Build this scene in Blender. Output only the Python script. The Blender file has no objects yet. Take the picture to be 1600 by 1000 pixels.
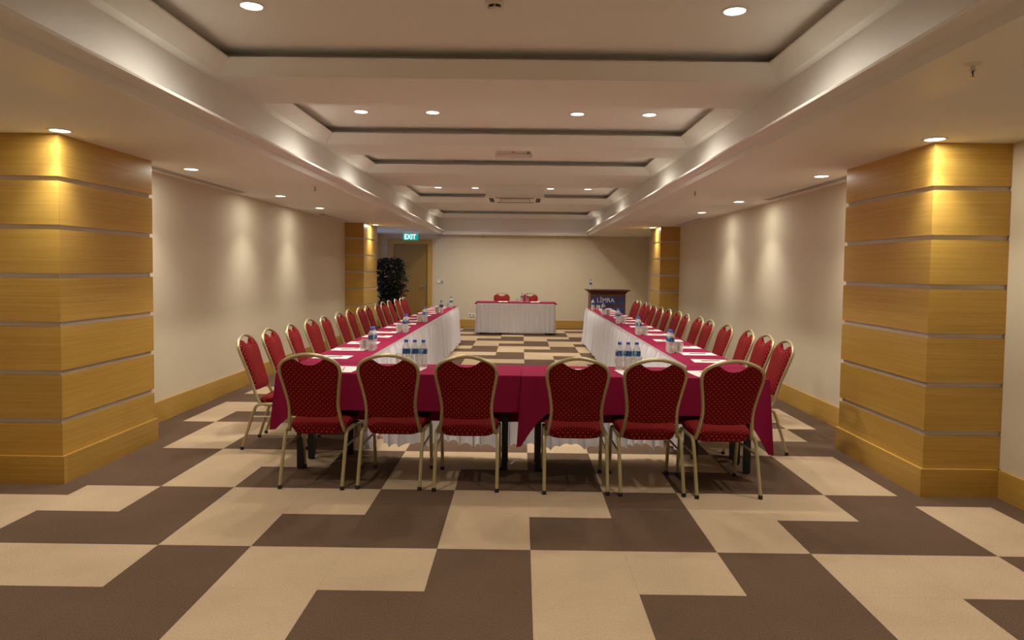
import bpy, bmesh, math, random
from mathutils import Vector, Matrix, Quaternion
random.seed(7)
PI = math.pi
scn = bpy.context.scene
C = scn.collection

# ------------------------------------------------------------------ camera
FPX = 1096.0
cam_d = bpy.data.cameras.new('camera')
cam_d.sensor_width = 36.0
cam_d.lens = FPX * 36.0 / 1600.0
cam_d.shift_x = -9.35 / 1600.0
cam_d.shift_y = -28.95 / 1600.0
cam_d.clip_start = 0.05
cam_d.clip_end = 100
cam = bpy.data.objects.new('camera', cam_d)
C.objects.link(cam)
yaw, pitch, roll = -0.004346, 0.045341, 0.012163
cy, sy, cp, sp = math.cos(yaw), math.sin(yaw), math.cos(pitch), math.sin(pitch)
fw = Vector((sy * cp, cy * cp, -sp))
rt = Vector((cy, -sy, 0))
up = rt.cross(fw)
R_ = rt * math.cos(roll) + up * math.sin(roll)
U_ = up * math.cos(roll) - rt * math.sin(roll)
M = Matrix((R_, U_, -fw)).transposed().to_4x4()
M.translation = Vector((0, 0, 1.50))
cam.matrix_world = M
scn.camera = cam

# ------------------------------------------------------------------ world, exposure
w = bpy.data.worlds.new('world')
scn.world = w
w.use_nodes = True
w.node_tree.nodes['Background'].inputs[0].default_value = (0.02, 0.02, 0.022, 1)
w.node_tree.nodes['Background'].inputs[1].default_value = 0.2
scn.view_settings.view_transform = 'Standard'
scn.view_settings.look = 'None'
scn.view_settings.gamma = 1.0
scn.view_settings.use_curve_mapping = False
scn.view_settings.exposure = 0.0
try:
    scn.cycles.use_denoising = True
    scn.cycles.max_bounces = 10
    scn.cycles.diffuse_bounces = 6
    scn.cycles.sample_clamp_indirect = 6.0
    scn.cycles.caustics_reflective = False
    scn.cycles.caustics_refractive = False
except Exception:
    pass
LAMP_COL = (1.0, 0.94, 0.78)
AISLE_COL = (1.0, 0.965, 0.84)
P_COFFER = 116.0       # watts, coffer downlights (wide)
P_SOFFIT = 74.0       # watts, aisle wall washers (narrower)

# ------------------------------------------------------------------ materials
def new_mat(name):
    m = bpy.data.materials.new(name)
    m.use_nodes = True
    nt = m.node_tree
    return m, nt, nt.nodes['Principled BSDF']

def plain(name, col, rough=0.6, metal=0.0, noise=0.0, scale=30.0, bump=0.0, spec=0.5):
    m, nt, b = new_mat(name)
    b.inputs['Base Color'].default_value = (*col, 1)
    b.inputs['Roughness'].default_value = rough
    b.inputs['Metallic'].default_value = metal
    b.inputs['Specular IOR Level'].default_value = spec
    if noise or bump:
        tc = nt.nodes.new('ShaderNodeTexCoord')
        nz = nt.nodes.new('ShaderNodeTexNoise')
        nz.inputs['Scale'].default_value = scale
        nz.inputs['Detail'].default_value = 4
        nt.links.new(tc.outputs['Object'], nz.inputs['Vector'])
        if noise:
            mx = nt.nodes.new('ShaderNodeMix'); mx.data_type = 'RGBA'
            mx.inputs['A'].default_value = (*[c * (1 - noise) for c in col], 1)
            mx.inputs['B'].default_value = (*[min(1, c * (1 + noise)) for c in col], 1)
            nt.links.new(nz.outputs['Fac'], mx.inputs['Factor'])
            nt.links.new(mx.outputs['Result'], b.inputs['Base Color'])
        if bump:
            bp = nt.nodes.new('ShaderNodeBump'); bp.inputs['Strength'].default_value = bump
            bp.inputs['Distance'].default_value = 0.01
            nt.links.new(nz.outputs['Fac'], bp.inputs['Height'])
            nt.links.new(bp.outputs['Normal'], b.inputs['Normal'])
    return m

def wood_mat(name, a, bcol, axis_scale, rough=0.38):
    m, nt, b = new_mat(name)
    tc = nt.nodes.new('ShaderNodeTexCoord')
    mp = nt.nodes.new('ShaderNodeMapping')
    mp.inputs['Scale'].default_value = axis_scale
    nt.links.new(tc.outputs['Object'], mp.inputs['Vector'])
    n1 = nt.nodes.new('ShaderNodeTexNoise'); n1.inputs['Scale'].default_value = 1.0
    n1.inputs['Detail'].default_value = 6; n1.inputs['Roughness'].default_value = 0.6
    nt.links.new(mp.outputs['Vector'], n1.inputs['Vector'])
    rp = nt.nodes.new('ShaderNodeValToRGB')
    rp.color_ramp.elements[0].position = 0.32; rp.color_ramp.elements[0].color = (*a, 1)
    rp.color_ramp.elements[1].position = 0.68; rp.color_ramp.elements[1].color = (*bcol, 1)
    nt.links.new(n1.outputs['Fac'], rp.inputs['Fac'])
    oi = nt.nodes.new('ShaderNodeObjectInfo')
    hs = nt.nodes.new('ShaderNodeHueSaturation')
    mr = nt.nodes.new('ShaderNodeMapRange')
    mr.inputs['To Min'].default_value = 0.93; mr.inputs['To Max'].default_value = 1.07
    nt.links.new(oi.outputs['Random'], mr.inputs['Value'])
    nt.links.new(mr.outputs['Result'], hs.inputs['Value'])
    nt.links.new(rp.outputs['Color'], hs.inputs['Color'])
    nt.links.new(hs.outputs['Color'], b.inputs['Base Color'])
    b.inputs['Roughness'].default_value = rough
    b.inputs['Specular IOR Level'].default_value = 0.4
    return m

def carpet_mat(name, a, bcol):
    m, nt, b = new_mat(name)
    tc = nt.nodes.new('ShaderNodeTexCoord')
    geo = nt.nodes.new('ShaderNodeNewGeometry')
    mp = nt.nodes.new('ShaderNodeMapping'); mp.inputs['Scale'].default_value = (260, 110, 1)
    nt.links.new(geo.outputs['Position'], mp.inputs['Vector'])
    n1 = nt.nodes.new('ShaderNodeTexNoise'); n1.inputs['Scale'].default_value = 1; n1.inputs['Detail'].default_value = 3
    nt.links.new(mp.outputs['Vector'], n1.inputs['Vector'])
    n2 = nt.nodes.new('ShaderNodeTexNoise'); n2.inputs['Scale'].default_value = 2.2; n2.inputs['Detail'].default_value = 3
    nt.links.new(geo.outputs['Position'], n2.inputs['Vector'])
    rp = nt.nodes.new('ShaderNodeValToRGB')
    rp.color_ramp.elements[0].position = 0.33; rp.color_ramp.elements[0].color = (*a, 1)
    rp.color_ramp.elements[1].position = 0.67; rp.color_ramp.elements[1].color = (*bcol, 1)
    nt.links.new(n1.outputs['Fac'], rp.inputs['Fac'])
    hs = nt.nodes.new('ShaderNodeHueSaturation')
    mr = nt.nodes.new('ShaderNodeMapRange')
    mr.inputs['From Min'].default_value = 0.3; mr.inputs['From Max'].default_value = 0.7
    mr.inputs['To Min'].default_value = 0.93; mr.inputs['To Max'].default_value = 1.07
    nt.links.new(n2.outputs['Fac'], mr.inputs['Value'])
    nt.links.new(mr.outputs['Result'], hs.inputs['Value'])
    nt.links.new(rp.outputs['Color'], hs.inputs['Color'])
    nt.links.new(hs.outputs['Color'], b.inputs['Base Color'])
    b.inputs['Roughness'].default_value = 0.95
    b.inputs['Specular IOR Level'].default_value = 0.1
    bp = nt.nodes.new('ShaderNodeBump'); bp.inputs['Strength'].default_value = 0.5; bp.inputs['Distance'].default_value = 0.003
    nt.links.new(n1.outputs['Fac'], bp.inputs['Height'])
    nt.links.new(bp.outputs['Normal'], b.inputs['Normal'])
    return m

def dotted_fabric(name, base, dot):
    """woven upholstery with rows of small staggered gold dots, laid out in the mesh's own UVs (metres)"""
    m, nt, b = new_mat(name)
    N = nt.nodes.new; L = nt.links.new
    uv = N('ShaderNodeUVMap')
    sep = N('ShaderNodeSeparateXYZ'); L(uv.outputs['UV'], sep.inputs['Vector'])
    def mt(op, a, bb=None):
        n = N('ShaderNodeMath'); n.operation = op
        for k, v in enumerate((a, bb)):
            if v is None: continue
            if isinstance(v, (int, float)): n.inputs[k].default_value = v
            else: L(v, n.inputs[k])
        return n.outputs[0]
    row = mt('DIVIDE', sep.outputs['Y'], 0.0172)
    ri = mt('FLOOR', row)
    odd = mt('MODULO', mt('ABSOLUTE', ri), 2.0)
    cx = mt('ADD', mt('DIVIDE', sep.outputs['X'], 0.0345), mt('MULTIPLY', odd, 0.5))
    fx = mt('MULTIPLY', mt('SUBTRACT', mt('FRACT', cx), 0.5), 0.0345)
    fy = mt('MULTIPLY', mt('SUBTRACT', mt('FRACT', row), 0.5), 0.0172)
    d2 = mt('ADD', mt('MULTIPLY', fx, fx), mt('MULTIPLY', fy, fy))
    isdot = mt('LESS_THAN', d2, 0.0040 ** 2)
    nz = N('ShaderNodeTexNoise'); nz.inputs['Scale'].default_value = 260
    L(uv.outputs['UV'], nz.inputs['Vector'])
    mx0 = N('ShaderNodeMix'); mx0.data_type = 'RGBA'
    mx0.inputs['A'].default_value = (*[c * 0.75 for c in base], 1)
    mx0.inputs['B'].default_value = (*[c * 1.25 for c in base], 1)
    L(nz.outputs['Fac'], mx0.inputs['Factor'])
    mx = N('ShaderNodeMix'); mx.data_type = 'RGBA'
    mx.inputs['B'].default_value = (*dot, 1)
    L(mx0.outputs['Result'], mx.inputs['A']); L(isdot, mx.inputs['Factor'])
    L(mx.outputs['Result'], b.inputs['Base Color'])
    b.inputs['Roughness'].default_value = 0.85
    b.inputs['Specular IOR Level'].default_value = 0.08
    return m

def emis(name, col, strength):
    m, nt, b = new_mat(name)
    b.inputs['Base Color'].default_value = (*col, 1)
    b.inputs['Emission Color'].default_value = (*col, 1)
    b.inputs['Emission Strength'].default_value = strength
    return m

def glassy(name, col, rough=0.05, clear=0.8, milk=(0.8, 0.78, 0.75)):
    """thin clear plastic or glass: mostly see-through, with a sharp sheen that grows at the rim"""
    m, nt, b = new_mat(name)
    N = nt.nodes.new; L = nt.links.new
    out = nt.nodes['Material Output']
    tr = N('ShaderNodeBsdfTransparent'); tr.inputs['Color'].default_value = (*col, 1)
    b.inputs['Base Color'].default_value = (*milk, 1); b.inputs['Roughness'].default_value = rough
    lw = N('ShaderNodeLayerWeight'); lw.inputs['Blend'].default_value = 0.35
    mr = N('ShaderNodeMapRange'); mr.inputs['To Min'].default_value = 1 - clear; mr.inputs['To Max'].default_value = 0.75
    L(lw.outputs['Facing'], mr.inputs['Value'])
    mx = N('ShaderNodeMixShader')
    L(mr.outputs['Result'], mx.inputs['Fac']); L(tr.outputs[0], mx.inputs[1]); L(b.outputs[0], mx.inputs[2]); L(mx.outputs[0], out.inputs['Surface'])
    return m

def label_mat(name):
    m, nt, b = new_mat(name)
    tc = nt.nodes.new('ShaderNodeTexCoord')
    mp = nt.nodes.new('ShaderNodeMapping'); mp.inputs['Scale'].default_value = (60, 60, 28)
    nt.links.new(tc.outputs['Object'], mp.inputs['Vector'])
    nz = nt.nodes.new('ShaderNodeTexNoise'); nz.inputs['Scale'].default_value = 1.0
    nt.links.new(mp.outputs['Vector'], nz.inputs['Vector'])
    rp = nt.nodes.new('ShaderNodeValToRGB')
    e = rp.color_ramp.elements
    e[0].position = 0.40; e[0].color = (0.01, 0.06, 0.25, 1)
    e[1].position = 0.62; e[1].color = (0.30, 0.50, 0.70, 1)
    k = e.new(0.52); k.color = (0.015, 0.13, 0.36, 1)
    nt.links.new(nz.outputs['Fac'], rp.inputs['Fac'])
    nt.links.new(rp.outputs['Color'], b.inputs['Base Color'])
    b.inputs['Roughness'].default_value = 0.4
    return m

MT = {}
MT['wall'] = plain('wall_paint', (0.66, 0.57, 0.43), 0.75, noise=0.03, scale=2.0)
MT['ceil'] = plain('ceiling_paint', (0.80, 0.79, 0.75), 0.8, noise=0.02, scale=1.5)
MT['crown'] = plain('crown_satin_paint', (0.79, 0.77, 0.75), 0.45)
MT['wood'] = wood_mat('beech_veneer', (0.46, 0.265, 0.050), (0.56, 0.34, 0.075), (1.2, 1.2, 75))
MT['door'] = wood_mat('door_veneer', (0.30, 0.17, 0.045), (0.37, 0.22, 0.06), (45, 45, 1.5))
MT['strip'] = plain('aluminium_strip', (0.56, 0.52, 0.49), 0.4, metal=0.3)
MT['tan'] = carpet_mat('tan_carpet', (0.42, 0.305, 0.20), (0.56, 0.425, 0.29))
MT['brown'] = carpet_mat('brown_carpet', (0.085, 0.050, 0.033), (0.165, 0.105, 0.070))
MT['sub'] = plain('subfloor', (0.05, 0.035, 0.025), 0.9, noise=0.1)
MT['gold'] = plain('champagne_metal', (0.52, 0.45, 0.26), 0.36, metal=0.55, noise=0.06, scale=18)
MT['rubber'] = plain('black_rubber', (0.012, 0.012, 0.012), 0.6, noise=0.1)
MT['fabric'] = dotted_fabric('red_dotted_fabric', (0.21, 0.006, 0.012), (0.33, 0.17, 0.11))
MT['cloth'] = plain('burgundy_cloth', (0.27, 0.012, 0.058), 0.9, noise=0.07, scale=9, bump=0.15, spec=0.1)
MT['skirt'] = plain('white_satin', (0.90, 0.89, 0.99), 0.5, noise=0.03, scale=12)
_nt = MT['skirt'].node_tree          # thin satin lets light through
_tl = _nt.nodes.new('ShaderNodeBsdfTranslucent'); _tl.inputs['Color'].default_value = (0.85, 0.84, 0.88, 1)
_ms = _nt.nodes.new('ShaderNodeMixShader'); _ms.inputs['Fac'].default_value = 0.26
_nt.links.new(_nt.nodes['Principled BSDF'].outputs[0], _ms.inputs[1]); _nt.links.new(_tl.outputs[0], _ms.inputs[2])
_nt.links.new(_ms.outputs[0], _nt.nodes['Material Output'].inputs['Surface'])
MT['black'] = plain('black_steel', (0.012, 0.012, 0.014), 0.5, noise=0.05)
MT['board'] = plain('table_board', (0.10, 0.08, 0.06), 0.6, noise=0.1)
MT['paper'] = plain('white_paper', (0.86, 0.85, 0.84), 0.7, noise=0.02, scale=20)
MT['pencil'] = plain('pencil_red_brown', (0.35, 0.13, 0.07), 0.4, noise=0.1)
MT['water'] = glassy('bottle_plastic_water', (0.94, 0.96, 0.96), 0.08, 0.80)
MT['glass'] = glassy('clear_glass', (0.96, 0.97, 0.96), 0.05, 0.90)
MT['cap'] = plain('blue_cap', (0.03, 0.10, 0.55), 0.35, noise=0.05)
MT['blabel'] = label_mat('blue_bottle_label')
MT['white'] = plain('white_plastic', (0.78, 0.75, 0.70), 0.45, noise=0.02)
MT['grey'] = plain('grey_plastic', (0.30, 0.27, 0.24), 0.5, noise=0.05)
MT['dark'] = plain('dark_slot', (0.04, 0.03, 0.025), 0.7, noise=0.05)
MT['lens'] = emis('lamp_lens', (1.0, 0.93, 0.82), 9.0)
MT['exit'] = emis('exit_teal', (0.0, 0.32, 0.30), 0.9)
MT['exit_edge'] = emis('exit_letters', (0.75, 1.0, 1.0), 2.2)
MT['day'] = emis('daylight_pane', (0.35, 0.55, 1.0), 0.7)
MT['podwood'] = wood_mat('mahogany', (0.075, 0.026, 0.014), (0.13, 0.048, 0.025), (3, 3, 40), 0.4)
MT['podblue'] = plain('navy_panel', (0.025, 0.045, 0.16), 0.45, noise=0.05)
MT['letter'] = plain('silver_letters', (0.75, 0.72, 0.68), 0.4, metal=0.2)
MT['leaf'] = plain('dark_leaf', (0.008, 0.014, 0.010), 0.6, noise=0.4, scale=25)
MT['bark'] = plain('bark', (0.06, 0.04, 0.025), 0.8, noise=0.3)
MT['pot'] = plain('dark_pot', (0.05, 0.03, 0.02), 0.5, noise=0.1)
MT['lensoff'] = plain('frosted_lens', (0.72, 0.66, 0.6), 0.3)
MT['chrome'] = plain('chrome', (0.7, 0.68, 0.62), 0.25, metal=0.9)

# ------------------------------------------------------------------ mesh helpers
class MB:
    def __init__(s): s.v = []; s.f = []; s.uv = []; s.mi = []
    def add(s, vs, fs, uvs=None, mi=0):
        o = len(s.v)
        s.v += [tuple(v) for v in vs]
        s.uv += list(uvs) if uvs else [(v[0], v[1] + v[2]) for v in vs]
        s.f += [tuple(o + i for i in f) for f in fs]
        s.mi += [mi] * len(fs)
        return s
    def box(s, x0, x1, y0, y1, z0, z1, mi=0):
        v = [(x0, y0, z0), (x1, y0, z0), (x1, y1, z0), (x0, y1, z0), (x0, y0, z1), (x1, y0, z1), (x1, y1, z1), (x0, y1, z1)]
        return s.add(v, [(0, 3, 2, 1), (4, 5, 6, 7), (0, 1, 5, 4), (1, 2, 6, 5), (2, 3, 7, 6), (3, 0, 4, 7)], mi=mi)
    def tube(s, path, r, n=8, cap=True):
        path = [Vector(p) for p in path]
        m = len(path)
        tans = []
        for i in range(m):
            a = path[max(0, i - 1)]; b = path[min(m - 1, i + 1)]
            tans.append((b - a).normalized())
        t0 = tans[0]
        ref = Vector((0, 0, 1)) if abs(t0.z) < 0.9 else Vector((1, 0, 0))
        nrm = t0.cross(ref).normalized()
        vs = []
        for i in range(m):
            if i:
                q = tans[i - 1].rotation_difference(tans[i]); nrm = q @ nrm
            bn = tans[i].cross(nrm).normalized()
            rr = r[i] if isinstance(r, (list, tuple)) else r
            for k in range(n):
                a = 2 * PI * k / n
                vs.append(path[i] + nrm * math.cos(a) * rr + bn * math.sin(a) * rr)
        fs = []
        for i in range(m - 1):
            for k in range(n):
                k2 = (k + 1) % n
                fs.append((i * n + k, i * n + k2, (i + 1) * n + k2, (i + 1) * n + k))
        if cap:
            fs.append(tuple(reversed(range(n)))); fs.append(tuple((m - 1) * n + k for k in range(n)))
        return s.add(vs, fs)
    def lathe(s, prof, n=16, c=(0, 0, 0), capb=True, capt=True):
        vs = []; fs = []
        for r, z in prof:
            for k in range(n):
                a = 2 * PI * k / n
                vs.append((c[0] + r * math.cos(a), c[1] + r * math.sin(a), c[2] + z))
        for i in range(len(prof) - 1):
            for k in range(n):
                k2 = (k + 1) % n
                fs.append((i * n + k, i * n + k2, (i + 1) * n + k2, (i + 1) * n + k))
        if capb: fs.append(tuple(reversed(range(n))))
        if capt: fs.append(tuple((len(prof) - 1) * n + k for k in range(n)))
        return s.add(vs, fs)
    def extrude_y(s, poly, y0, y1):
        """poly of (x,z), extruded along Y"""
        n = len(poly)
        vs = [(x, y0, z) for x, z in poly] + [(x, y1, z) for x, z in poly]
        fs = [tuple(range(n)), tuple(reversed(range(n, 2 * n)))]
        for i in range(n):
            j = (i + 1) % n
            fs.append((j, i, n + i, n + j))
        return s.add(vs, fs)
    def extrude_x(s, poly, x0, x1):
        n = len(poly)
        vs = [(x0, y, z) for y, z in poly] + [(x1, y, z) for y, z in poly]
        fs = [tuple(reversed(range(n))), tuple(range(n, 2 * n))]
        for i in range(n):
            j = (i + 1) % n
            fs.append((i, j, n + j, n + i))
        return s.add(vs, fs)
    def mesh(s, name, mats, smooth=False):
        me = bpy.data.meshes.new(name)
        me.from_pydata(s.v, [], s.f)
        for m in (mats if isinstance(mats, (list, tuple)) else [mats]):
            me.materials.append(MT[m])
        uvl = me.uv_layers.new(name='UVMap')
        for lp in me.loops:
            uvl.data[lp.index].uv = s.uv[lp.vertex_index]
        for i, p in enumerate(me.polygons):
            p.material_index = s.mi[i]
            p.use_smooth = smooth
        bm = bmesh.new(); bm.from_mesh(me)
        bmesh.ops.recalc_face_normals(bm, faces=bm.faces)
        bm.to_mesh(me); bm.free()
        if smooth:
            try: me.set_sharp_from_angle(angle=math.radians(40))
            except Exception: pass
        me.update()
        return me
    def build(s, name, mats, parent=None, smooth=False, loc=(0, 0, 0)):
        return link(name, s.mesh(name, mats, smooth), parent, loc)

def link(name, data, parent=None, loc=(0, 0, 0)):
    o = bpy.data.objects.new(name, data)
    C.objects.link(o)
    o.location = loc
    if parent: o.parent = parent
    return o

def tag(o, label=None, cat=None, group=None, kind=None):
    if label: o['label'] = label
    if cat: o['category'] = cat
    if group: o['group'] = group
    if kind: o['kind'] = kind
    return o

def thing(name, label, cat, loc=(0, 0, 0), rz=0.0, group=None):
    o = bpy.data.objects.new(name, None)
    C.objects.link(o)
    o.empty_display_size = 0.1
    o.location = loc; o.rotation_euler = (0, 0, rz)
    return tag(o, label, cat, group)

def dup(root, loc, rz, label, group=None):
    r = root.copy(); C.objects.link(r)
    r.location = loc; r.rotation_euler = (0, 0, rz)
    r['label'] = label
    if group: r['group'] = group
    for ch in list(root.children):
        c = ch.copy(); C.objects.link(c); c.parent = r
        for g in ch.children:
            d = g.copy(); C.objects.link(d); d.parent = c
    return r

def struct(name, mb, mats, label=None, parent=None, smooth=False):
    o = mb.build(name, mats, parent, smooth)
    if parent is None:
        tag(o, label, None, None, 'structure')
    return o

def crom(pts, sub=6):
    """Catmull-Rom through the points"""
    P = [Vector(p) for p in pts]
    P = [P[0] * 2 - P[1]] + P + [P[-1] * 2 - P[-2]]
    out = []
    for i in range(1, len(P) - 2):
        a, b, c, d = P[i - 1], P[i], P[i + 1], P[i + 2]
        for k in range(sub):
            t = k / sub
            out.append(0.5 * ((2 * b) + (c - a) * t + (2 * a - 5 * b + 4 * c - d) * t * t + (-a + 3 * b - 3 * c + d) * t ** 3))
    out.append(P[-2])
    return out

ORD = ['first', 'second', 'third', 'fourth', 'fifth', 'sixth', 'seventh', 'eighth', 'ninth', 'tenth', 'eleventh',
       'twelfth', 'thirteenth', 'fourteenth', 'fifteenth']

# ------------------------------------------------------------------ room dimensions (metres)
Y_BACK, Y_BEHIND = 18.05, -2.4
XL_OUT, XR_OUT = -3.66, 3.25      # structural walls
XL, XR = -3.46, 3.10              # lined walls between the pillars
Z_SOF, Z_BEAM, Z_OPEN, Z_COF = 2.375, 2.785, 2.88, 2.955
SL, SR = -2.035, 1.675            # inner edges of the aisle soffits
PIL = {'nl': (XL_OUT, -3.12, 4.73, 5.93), 'nr': (2.73, XR_OUT, 4.705, 5.96), 'fl': (XL_OUT, -3.09, 13.75, 15.0), 'fr': (2.72, XR_OUT, 13.8, 14.8)}

# ------------------------------------------------------------------ walls
wl = struct('wall_left', MB().box(XL_OUT - 0.12, XL_OUT, Y_BEHIND, Y_BACK, 0, 3.1), 'wall', 'cream painted left wall')
MB().box(XL_OUT, XL, PIL['nl'][3], PIL['fl'][2], 0, Z_SOF).build('wall_lining', 'wall', wl)
wr = struct('wall_right', MB().box(XR_OUT, XR_OUT + 0.12, Y_BEHIND, Y_BACK, 0, 3.1), 'wall', 'cream painted right wall')
MB().box(XR, XR_OUT, PIL['nr'][3], PIL['fr'][2], 0, Z_SOF).build('wall_lining', 'wall', wr)
struct('wall_back', MB().box(XL_OUT - 0.12, XR_OUT + 0.12, Y_BACK, Y_BACK + 0.12, 0, 3.1), 'wall', 'cream back wall behind the head table')
struct('wall_front', MB().box(XL_OUT - 0.12, XR_OUT + 0.12, Y_BEHIND - 0.12, Y_BEHIND, 0, 3.1), 'wall', 'cream wall behind the viewer')

def skirting(name, boxes, label):
    o = None
    for k, b in enumerate(boxes):
        mb = MB().box(*b)
        if o is None: o = struct(name, mb, 'wood', label)
        else: mb.build('skirting_board', 'wood', o)
BH = 0.19
skirting('baseboard_left', [(XL, XL + 0.018, PIL['nl'][3], PIL['fl'][2], 0, 0.20), (XL_OUT, XL_OUT + 0.018, Y_BEHIND, PIL['nl'][2], 0, BH),
                            (XL_OUT, XL_OUT + 0.018, PIL['fl'][3], Y_BACK, 0, BH)], 'beech baseboard along the left wall')
skirting('baseboard_right', [(XR - 0.018, XR, PIL['nr'][3], PIL['fr'][2], 0, 0.20), (XR_OUT - 0.018, XR_OUT, Y_BEHIND, PIL['nr'][2], 0, BH),
                             (XR_OUT - 0.018, XR_OUT, PIL['fr'][3], Y_BACK, 0, BH)], 'beech baseboard along the right wall')
skirting('baseboard_back', [(-2.30, XR_OUT - 0.018, Y_BACK - 0.018, Y_BACK, 0, 0.20), (XL_OUT + 0.018, -3.43, Y_BACK - 0.018, Y_BACK, 0, 0.20)], 'beech baseboard along the back wall')

# ------------------------------------------------------------------ floor: carpet tiles
GX, GY, T = 0.0664, 3.696, 0.5
floor = struct('floor', MB().box(XL_OUT, XR_OUT, Y_BEHIND, Y_BACK, -0.08, -0.006), 'sub', 'carpet tiled floor in tan and brown stepped pattern')
SLABS = [(-2.2, 4.49, -3.45, 3.057), (4.49, 6.16, GX - 6 * T, GX + 5 * T), (6.16, 13.55, -3.25, 2.85), (13.55, 15.2, -2.89, 2.52), (15.2, 17.85, -3.45, 3.05)]
def is_light(i, j):
    r = j + 1
    s = (-((r + 1) // 2)) % 3
    return (i % 3 == s) if (r % 2) else (i % 3 in (s, (s + 1) % 3))
full = {}
for nm in ('tan', 'brown'):
    full[nm] = MB().box(0.0004, T - 0.0004, 0.0004, T - 0.0004, -0.006, 0.0).mesh('carpet_tile', nm)
rest = MB(); n_tiles = 0
for (y0, y1, x0, x1) in SLABS:
    for j in range(math.floor((y0 - GY) / T), math.ceil((y1 - GY) / T)):
        for i in range(math.floor((x0 - GX) / T), math.ceil((x1 - GX) / T)):
            a, b = max(GX + i * T, x0), min(GX + (i + 1) * T, x1)
            c, d = max(GY + j * T, y0), min(GY + (j + 1) * T, y1)
            if b - a < 0.004 or d - c < 0.004: continue
            nm = 'tan' if is_light(i, j) else 'brown'
            if 2.6 < d and c < 12.65:
                n_tiles += 1
                if b - a > T - 0.001 and d - c > T - 0.001:
                    o = link('carpet_tile', full[nm], floor, (a, c, 0))
                else:
                    MB().box(a + 0.0004, b - 0.0004, c + 0.0004, d - 0.0004, -0.006, 0).build('carpet_tile', nm, floor)
            else:
                rest.box(a + 0.0004, b - 0.0004, c + 0.0004, d - 0.0004, -0.006, 0, mi=0 if nm == 'tan' else 1)
o = rest.build('carpet_tile_remainder', ['tan', 'brown'], floor); o['kind'] = 'stuff'
for (y0, y1, x0, x1) in SLABS:
    MB().box(XL_OUT, x0, y0, y1, -0.006, 0).build('carpet_border', 'brown', floor)
    MB().box(x1, XR_OUT, y0, y1, -0.006, 0).build('carpet_border', 'brown', floor)
MB().box(XL_OUT, XR_OUT, 17.85, Y_BACK, -0.006, 0).build('carpet_border', 'brown', floor)
MB().box(XL_OUT, XR_OUT, Y_BEHIND, -2.2, -0.006, 0).build('carpet_border', 'brown', floor)

# ------------------------------------------------------------------ ceiling
ceil = struct('ceiling', MB().box(XL_OUT - 0.12, XR_OUT + 0.12, Y_BEHIND - 0.12, Y_BACK + 0.12, Z_COF, Z_COF + 0.1), 'ceil', 'white coffered ceiling with dropped side aisles')
MB().box(XL_OUT, -2.4, Y_BEHIND, Y_BACK, Z_SOF, Z_SOF + 0.35).build('soffit', 'ceil', ceil)
MB().box(2.04, XR_OUT, Y_BEHIND, Y_BACK, Z_SOF, Z_SOF + 0.35).build('soffit', 'ceil', ceil)
UL, UR = SL - 0.105, SR + 0.105
YE = 17.86
def crown(sgn, e, far):
    # aisle soffit edge, shaded band, projecting lip, set-back upper face
    return [(e, Z_SOF), (e, 2.432), (e + sgn * 0.066, 2.448), (e + sgn * 0.075, 2.452), (e + sgn * 0.077, 2.464), (e + sgn * 0.066, 2.473),
            (e - sgn * 0.105, 2.478), (e - sgn * 0.105, Z_COF), (far, Z_COF), (far, Z_SOF)]
MB().extrude_y(crown(1, SL, -2.4), Y_BEHIND, Y_BACK).build('crown_moulding', 'crown', ceil)
MB().extrude_y(crown(-1, SR, 2.04), Y_BEHIND, Y_BACK).build('crown_moulding', 'crown', ceil)
profE = [(YE, Z_SOF), (YE + 0.012, 2.458), (YE - 0.03, 2.470), (YE - 0.03, 2.484), (YE + 0.06, 2.494), (YE + 0.06, Z_COF), (Y_BACK, Z_COF), (Y_BACK, Z_SOF)]
MB().extrude_x(profE, UL, UR).build('crown_moulding', 'crown', ceil)
OX0, OX1 = -1.965, 1.625
COF = [(0.2, 1.9), (3.10, 4.72), (5.68, 7.29), (8.14, 9.43), (11.06, 13.62), (15.34, 17.62)]
OFF, TR = 0.09, 0.165
def ring_quads(mb, ra, za, rb, zb):
    def c(r, z): return [(r[0], r[2], z), (r[1], r[2], z), (r[1], r[3], z), (r[0], r[3], z)]
    mb.add(c(ra, za) + c(rb, zb), [(k, (k + 1) % 4, 4 + (k + 1) % 4, 4 + k) for k in range(4)])
def grow(r, d): return (r[0] - d, r[1] + d, r[2] - d, r[3] + d)
for (a, b) in COF:
    r0 = (OX0, OX1, a, b)
    mb = MB()
    d = 0.10
    ring_quads(mb, grow(r0, OFF), Z_BEAM, r0, Z_OPEN)
    ring_quads(mb, r0, Z_OPEN, r0, Z_OPEN + 0.012)
    ring_quads(mb, r0, Z_OPEN + 0.012, grow(r0, TR), Z_OPEN + 0.014)
    ring_quads(mb, grow(r0, TR), Z_OPEN + 0.014, grow(r0, TR), Z_COF)
    mb.build('coffer_frame', 'ceil', ceil)
edges = [Y_BEHIND] + [v for (a, b) in COF for v in (a - OFF, b + OFF)] + [YE + 0.06]
for k in range(0, len(edges), 2):
    if edges[k + 1] - edges[k] < 0.02: continue
    MB().box(UL, UR, edges[k], edges[k + 1], Z_BEAM, Z_BEAM + 0.08).build('cross_beam', 'ceil', ceil)
for (a, b) in COF:
    MB().box(UL, OX0 - OFF, a - OFF, b + OFF, Z_BEAM, Z_BEAM + 0.01).build('side_panel', 'ceil', ceil)
    MB().box(OX1 + OFF, UR, a - OFF, b + OFF, Z_BEAM, Z_BEAM + 0.01).build('side_panel', 'ceil', ceil)

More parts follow.
